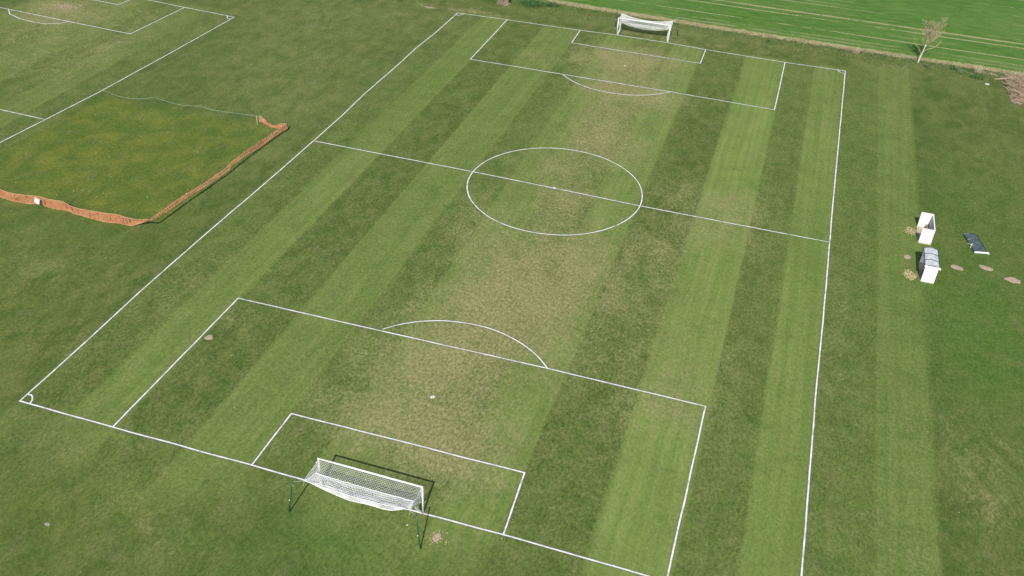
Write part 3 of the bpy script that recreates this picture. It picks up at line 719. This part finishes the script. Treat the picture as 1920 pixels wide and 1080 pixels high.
def weed(x, y, r, h, cnt, mat, label, seed):
    rr = random.Random(seed); m = MB()
    for _ in range(max(3, int(cnt/90))):
        a = rr.random()*6.28; q = math.sqrt(rr.random())*.75; leafy(m, (r*q*math.cos(a), r*.75*q*math.sin(a), 0), r*.42, h*rr.uniform(.6, 1.1), 90, rr)
    for _ in range(12):
        a = rr.random()*6.28; q = rr.random()*r*.8; b = Vector((q*math.cos(a), q*.75*math.sin(a), 0)); m.tube([b, b+Vector((rr.uniform(-.1,.1), rr.uniform(-.1,.1), h*rr.uniform(.6, 1.1)))], .008, 4)
    e = m.build('weed_clump', mat, None, False, (x, y, 0)); tag(e, label, 'weeds', 'weed clumps along the field edge')
weed(9.3, 99.0, 2.0, .75, 2300, M_weed, 'large dark green nettle patch just right of the thick tree trunk', 1)
weed(12.0, 100.0, 1.2, .55, 900, M_weed, 'dark green nettle patch where the straw strip begins, right of the larger patch', 2)
weed(2.5, 98.4, 1.8, .40, 1000, leaf_mat('lush_leaves', (.05, .13, .025), (.11, .21, .05)), 'bright green weeds left of the thick tree trunk', 3)
weed(70.4, 97.75, .55, .55, 420, M_weed, 'dark weed clump at the field edge right of the bare birch', 4)
weed(71.6, 97.1, .9, .35, 700, M_weedp, 'grey green weeds below the pinkish bare soil right of the bare birch', 5)
weed(73.6, 96.0, 1.0, .35, 1000, M_weed, 'low green weeds between the bare sapling and the pale disc', 6)
weed(77.4, 94.4, .75, .45, 480, M_weedp, 'grey green weeds at the left foot of the brushwood pile', 7)
weed(77.9, 91.2, .9, .4, 420, M_weed, 'dark weeds below the brushwood pile at the picture edge', 8)
weed(45.4, 97.6, .35, .45, 200, M_weed, 'small dark weed tuft right of the far goal, left of its twin', 9)
weed(47.3, 97.9, .35, .45, 200, M_weedp, 'small paler weed tuft right of the far goal, right of its twin', 10)
weed(67.5, 97.2, .9, .25, 350, M_weedp, 'pale low weeds at the foot of the bare birch', 11)
rr_ = random.Random(77); mw = MB()
for _ in range(170):
    x = rr_.uniform(34, 79); d_ = abs(rr_.gauss(0, 1.1))+.7; leafy(mw, (x, float(edge_y(x))-d_, 0), rr_.uniform(.15, .45), rr_.uniform(.08, .25), 26, rr_, .04, .10)
tag(mw.build('low_weeds', M_weedp, None), 'low grey green weeds growing along the straw strip', 'weeds', kind='stuff')
# twiggy shrubs
M_twig = simple('pinkish_dead_twigs', (.42, .31, .23), .9, .25, 6); M_twigp = simple('pale_twigs', (.48, .42, .30), .9, .2, 6)
def sticks(m, rr, cnt, r, h, spread, thick):
    for _ in range(cnt):
        a = rr.random()*6.28; q = math.sqrt(rr.random())*r; b = Vector((q*math.cos(a), q*math.sin(a), 0)); d = Vector((rr.gauss(0, spread), rr.gauss(0, spread), 1)).normalized()*h*rr.uniform(.5, 1.1)
        mid = b+d*.5+Vector((rr.gauss(0,.05), rr.gauss(0,.05), 0)); m.tube([b, mid, b+d+Vector((rr.gauss(0,.08), rr.gauss(0,.08), 0))], [thick, thick*.7, thick*.3], 4)
def shrub(x, y, r, h, cnt, mat, label, seed, spread=.35):
    rr = random.Random(seed); m = MB(); sticks(m, rr, max(5, cnt//12), r*.5, h, spread, .022); sticks(m, rr, cnt, r, h*.85, spread*1.3, .009)
    e = m.build('bare_shrub', mat, None, False, (x, y, 0)); tag(e, label, 'shrub', 'bare shrubs along the field edge')
shrub(57.6, 98.5, .5, .9, 110, M_twig, 'small pinkish bare shrub on the straw strip left of the birch', 1)
shrub(73.8, 98.0, .45, 1.5, 70, M_twigp, 'pale bare sapling on pinkish soil between the birch and the brushwood', 2, .28)
# bare birch
M_birch = simple('pale_birch_bark', (.56, .53, .44), .85, .22, 5); M_branch = simple('yellowish_bark', (.40, .34, .20), .9, .2, 4); M_fine = simple('fine_grey_twigs', (.42, .36, .23), .9, .2, 4)
def birch():
    rr = random.Random(21); e = empty('bare_tree', (65.9, 98.2, 0)); tag(e, 'bare leafless tree with pale trunk standing at the crop edge', 'tree')
    m = MB(); m.tube([(0,0,-.05),(.03,.02,.35),(.09,.02,.9),(.22,0,1.57),(.30,.02,2.2),(.36,.0,2.75)], [.15,.11,.098,.085,.07,.06], 10); m.build('trunk', M_birch, e, True)
    br = MB(); fine = MB()
    def limb(pts, r0, r1):
        n = len(pts); br.tube(pts, [lerp(r0, r1, k/(n-1)) for k in range(n)], 6)
    def grow(p, d, L, r, lev):
        pts = [p]; q = Vector(p); dd = Vector(d).normalized()
        for k in range(4):
            dd = (dd+Vector((rr.gauss(0,.13), rr.gauss(0,.13), .13))).normalized(); q = q+dd*L/4; pts.append(q.copy())
        if lev < 2: limb(pts, r, r*.5)
        else: fine.tube(pts, [r, r*.85, r*.7, r*.6, r*.5], 3, False)
        if lev < 4:
            for k in range(rr.choice((2, 3, 3)) + (1 if lev == 1 else 0) + (3 if lev >= 2 else 0)):
                j = rr.choice((2, 3, 4)) if lev else rr.choice((1, 2, 3, 4)); nd = (dd+Vector((rr.gauss(0,.42), rr.gauss(0,.42), rr.gauss(.15,.25)))).normalized()
                grow(pts[j], nd, L*rr.uniform(.5, .72), max(.0068, r*.55), lev+1)
    limb([(.22,0,1.57),(.55,.0,1.95),(1.0,.05,2.2),(1.5,.0,2.45),(1.95,.05,2.95),(2.1,.1,3.3)], .055, .02)
    for q, dr in (((1.5,0,2.45),(.6,.2,.5)),((1.95,.05,2.95),(.4,-.1,.9)),((1.0,.05,2.2),(.3,.4,.6))): grow(q, dr, .6, .014, 3)
    limb([(.10,.0,1.2),(-.3,.1,1.9),(-.75,.1,2.3),(-1.2,.15,2.7),(-1.3,.2,3.3)], .035, .014)
    for q, dr in (((-.75,.1,2.3),(-.5,.2,.6)),((-1.3,.2,3.3),(-.1,0,1)),((-1.2,.15,2.7),(.2,-.2,.9)),((-.3,.1,1.9),(-.6,-.3,.5))): grow(q, dr, .7, .012, 3)
    limb([(.30,.02,2.2),(-.1,-.05,2.9),(-.15,0,3.5),(0,.05,4.0)], .035, .014)
    grow((-.1,-.05,2.9), (-.3,0,1), .9, .013, 3); grow((0,.05,4.0), (0,0,1), .8, .012, 3)
    for d, L in (((.30,.0,1),1.9),((.62,.1,1),1.9),((.0,.1,1),1.7),((.9,-.25,1),1.6),((.3,.5,1),1.7),((-.2,-.3,1),1.3),((.5,-.5,1),1.6),((.15,.05,1),2.1),((.75,.4,1),1.7)):
        grow((.36,.0,2.7), d, L, .045, 0)
    br.build('branches', M_branch, e, True); fine.build('twigs', M_fine, e)
birch()
# thick tree whose foot shows at the top edge; its crown is above the picture
M_bark = simple('rough_grey_bark', (.20, .155, .115), .95, .35, 5, bump=.6)
def big_tree():
    rr = random.Random(8); e = empty('old_tree', (5.75, 97.45, 0)); tag(e, 'thick brown tree trunk at the top edge of the picture beside the nettles', 'tree')
    m = MB(); m.tube([(0,0,-.05),(0,0,.15),(.02,.02,.6),(.03,.05,1.5),(.0,.1,2.6),(.1,.1,3.6)], [.62,.47,.38,.35,.33,.28], 14)
    for k in range(6):
        a = k*1.05+.3; m.tube([(.28*math.cos(a),.28*math.sin(a),.35),(.55*math.cos(a),.55*math.sin(a),.10),(.85*math.cos(a),.85*math.sin(a),-.03)], [.14,.12,.04], 6)
    m.build('trunk', M_bark, e, True)
    br = MB(); lf = MB()
    def grow(p, d, L, r, lev):
        pts = [Vector(p)]; dd = Vector(d).normalized()
        for k in range(4):
            dd = (dd+Vector((rr.gauss(0,.15), rr.gauss(0,.15), .08))).normalized(); pts.append(pts[-1]+dd*L/4)
        br.tube(pts, [lerp(r, r*.45, k/4) for k in range(5)], 5 if lev < 2 else 3, False)
        if lev < 3:
            for k in range(3): grow(pts[rr.choice((2,3,4))], dd+Vector((rr.gauss(0,.6), rr.gauss(0,.6), rr.gauss(.1,.3))), L*.66, r*.5, lev+1)
        else:
            for k in range(14):
                p = pts[rr.choice((2,3,4))]+Vector((rr.gauss(0,.25), rr.gauss(0,.25), rr.gauss(0,.2))); s = rr.uniform(.04,.08); u = Vector((rr.gauss(0,1),rr.gauss(0,1),rr.gauss(0,1))).normalized(); w = u.orthogonal().normalized(); lf.quad(p-u*s, p-w*s*.5, p+u*s, p+w*s*.5)
    for k in range(7):
        a = k*.9; grow((.08, .1, 3.2+.12*k), (math.cos(a), math.sin(a), .9), 2.6, .15, 0)
    br.build('branches', M_bark, e); lf.build('leaves', M_gblade, e)
    tw_ = MB()
    for _ in range(60):
        b = Vector((rr.uniform(-1.5,-.35), rr.uniform(-.5,.6), 0)); tw_.tube([b, b+Vector((rr.gauss(0,.15), rr.gauss(0,.15), rr.uniform(.4,1.2)))], [.012,.005], 4)
    tw_.build('basal_shoots', M_twig, e)
big_tree()
# brushwood heap at the right edge
def brush():
    rr = random.Random(31); e = empty('brushwood_pile', (80.0, 93.6, 0)); tag(e, 'heap of dead brown brushwood and straw at the right edge of the picture', 'brushwood')
    def hgt(x, y): return 1.25*max(0, 1-(x/3.0)**2)*max(0, 1-(y/5.2)**2)
    m = MB(); N = 26
    for i in range(N):
        for j in range(N):
            x, y = lerp(-3, 3, i/(N-1)), lerp(-5.2, 5.2, j/(N-1)); m.v.append((x, y, hgt(x, y)*(1+.35*mnoise.noise(Vector((x*1.4, y*1.4, 1))))-.03))
    for i in range(N-1):
        for j in range(N-1): m.f.append((i*N+j, (i+1)*N+j, (i+1)*N+j+1, i*N+j+1))
    m.build('litter_mound', simple('leaf_litter', (.24, .175, .12), .95, .6, 3, bump=.5), e, True)
    for name, mat, cnt, r in (('dead_sticks', M_twig, 900, .028), ('dead_stalks', M_straw, 1500, .012)):
        s = MB()
        for _ in range(cnt):
            x, y = rr.uniform(-2.9, 2.9), rr.uniform(-5.1, 5.1)
            if (x/3)**2+(y/5.2)**2 > .97+.15*rr.random(): continue
            b = Vector((x, y, hgt(x, y)-.02)); a = rr.random()*6.28; L_ = rr.uniform(.4, 1.3); d = Vector((math.cos(a), math.sin(a), rr.uniform(.02, .6)))*L_
            s.tube([b, b+d*.5+Vector((0,0,.05)), b+d], [r, r*.8, r*.4], 4)
        s.build(name, mat, e)
brush()
lg = MB(); lg.tube([(0,0,.16),(.9,.35,.2),(1.9,.8,.26),(3.2,1.5,.42)], [.07,.10,.13,.17], 8); lg.tube([(.9,.35,.2),(1.0,.9,.5)], [.05,.02], 5)
lo_ = lg.build('fallen_branch', simple('weathered_grey_wood', (.33, .27, .21), .9, .25, 4), None, True); lo_.location = (75.6, 95.8, 0); tag(lo_, 'fallen grey branch leaning into the brushwood pile', 'branch')

# ------------------------------------------------------------------ camera, light, sky
cam = bpy.data.cameras.new('camera'); co = bpy.data.objects.new('camera', cam); COL.objects.link(co); S.camera = co
f_px, CX, CY, CZ, yaw, pitch, roll = 1766.2372, 48.6701, -38.8653, 48.516, .2848, -.6188, .0464
cam.sensor_width = 36; cam.lens = f_px/1920*36; cam.clip_end = 4000; cam.clip_start = .5
cy, sy, cp, sp_ = math.cos(yaw), math.sin(yaw), math.cos(pitch), math.sin(pitch)
F = Vector((-sy*cp, cy*cp, sp_)); R0 = Vector((cy, sy, 0)); U0 = R0.cross(F); cr, sr = math.cos(roll), math.sin(roll)
R_ = R0*cr + U0*sr; U_ = -R0*sr + U0*cr
co.matrix_world = Matrix(((R_.x, U_.x, -F.x, CX), (R_.y, U_.y, -F.y, CY), (R_.z, U_.z, -F.z, CZ), (0, 0, 0, 1)))
sun_dir = Vector((.115, -1.0, .0)).normalized()             # towards the sun, on the ground
elev = math.radians(41.5)
sv = Vector((sun_dir.x*math.cos(elev), sun_dir.y*math.cos(elev), math.sin(elev)))
sl = bpy.data.lights.new('sun', 'SUN'); sl.energy = 4.2; sl.angle = math.radians(.5); sl.color = (1., .955, .88)
so = bpy.data.objects.new('sun', sl); COL.objects.link(so); so.rotation_euler = sv.to_track_quat('Z', 'Y').to_euler()
w = bpy.data.worlds.new('World'); S.world = w; w.use_nodes = True
bg = w.node_tree.nodes['Background']; sky = w.node_tree.nodes.new('ShaderNodeTexSky'); sky.sky_type = 'NISHITA'; sky.sun_disc = False
sky.sun_elevation = elev; sky.sun_rotation = math.atan2(sv.x, sv.y)
w.node_tree.links.new(sky.outputs[0], bg.inputs[0]); bg.inputs[1].default_value = .09
S.view_settings.view_transform = 'Standard'; S.view_settings.look = 'None'; S.view_settings.exposure = 0.27; S.view_settings.gamma = 1; S.view_settings.use_curve_mapping = False
S.cycles.max_bounces = 6; S.cycles.transparent_max_bounces = 16
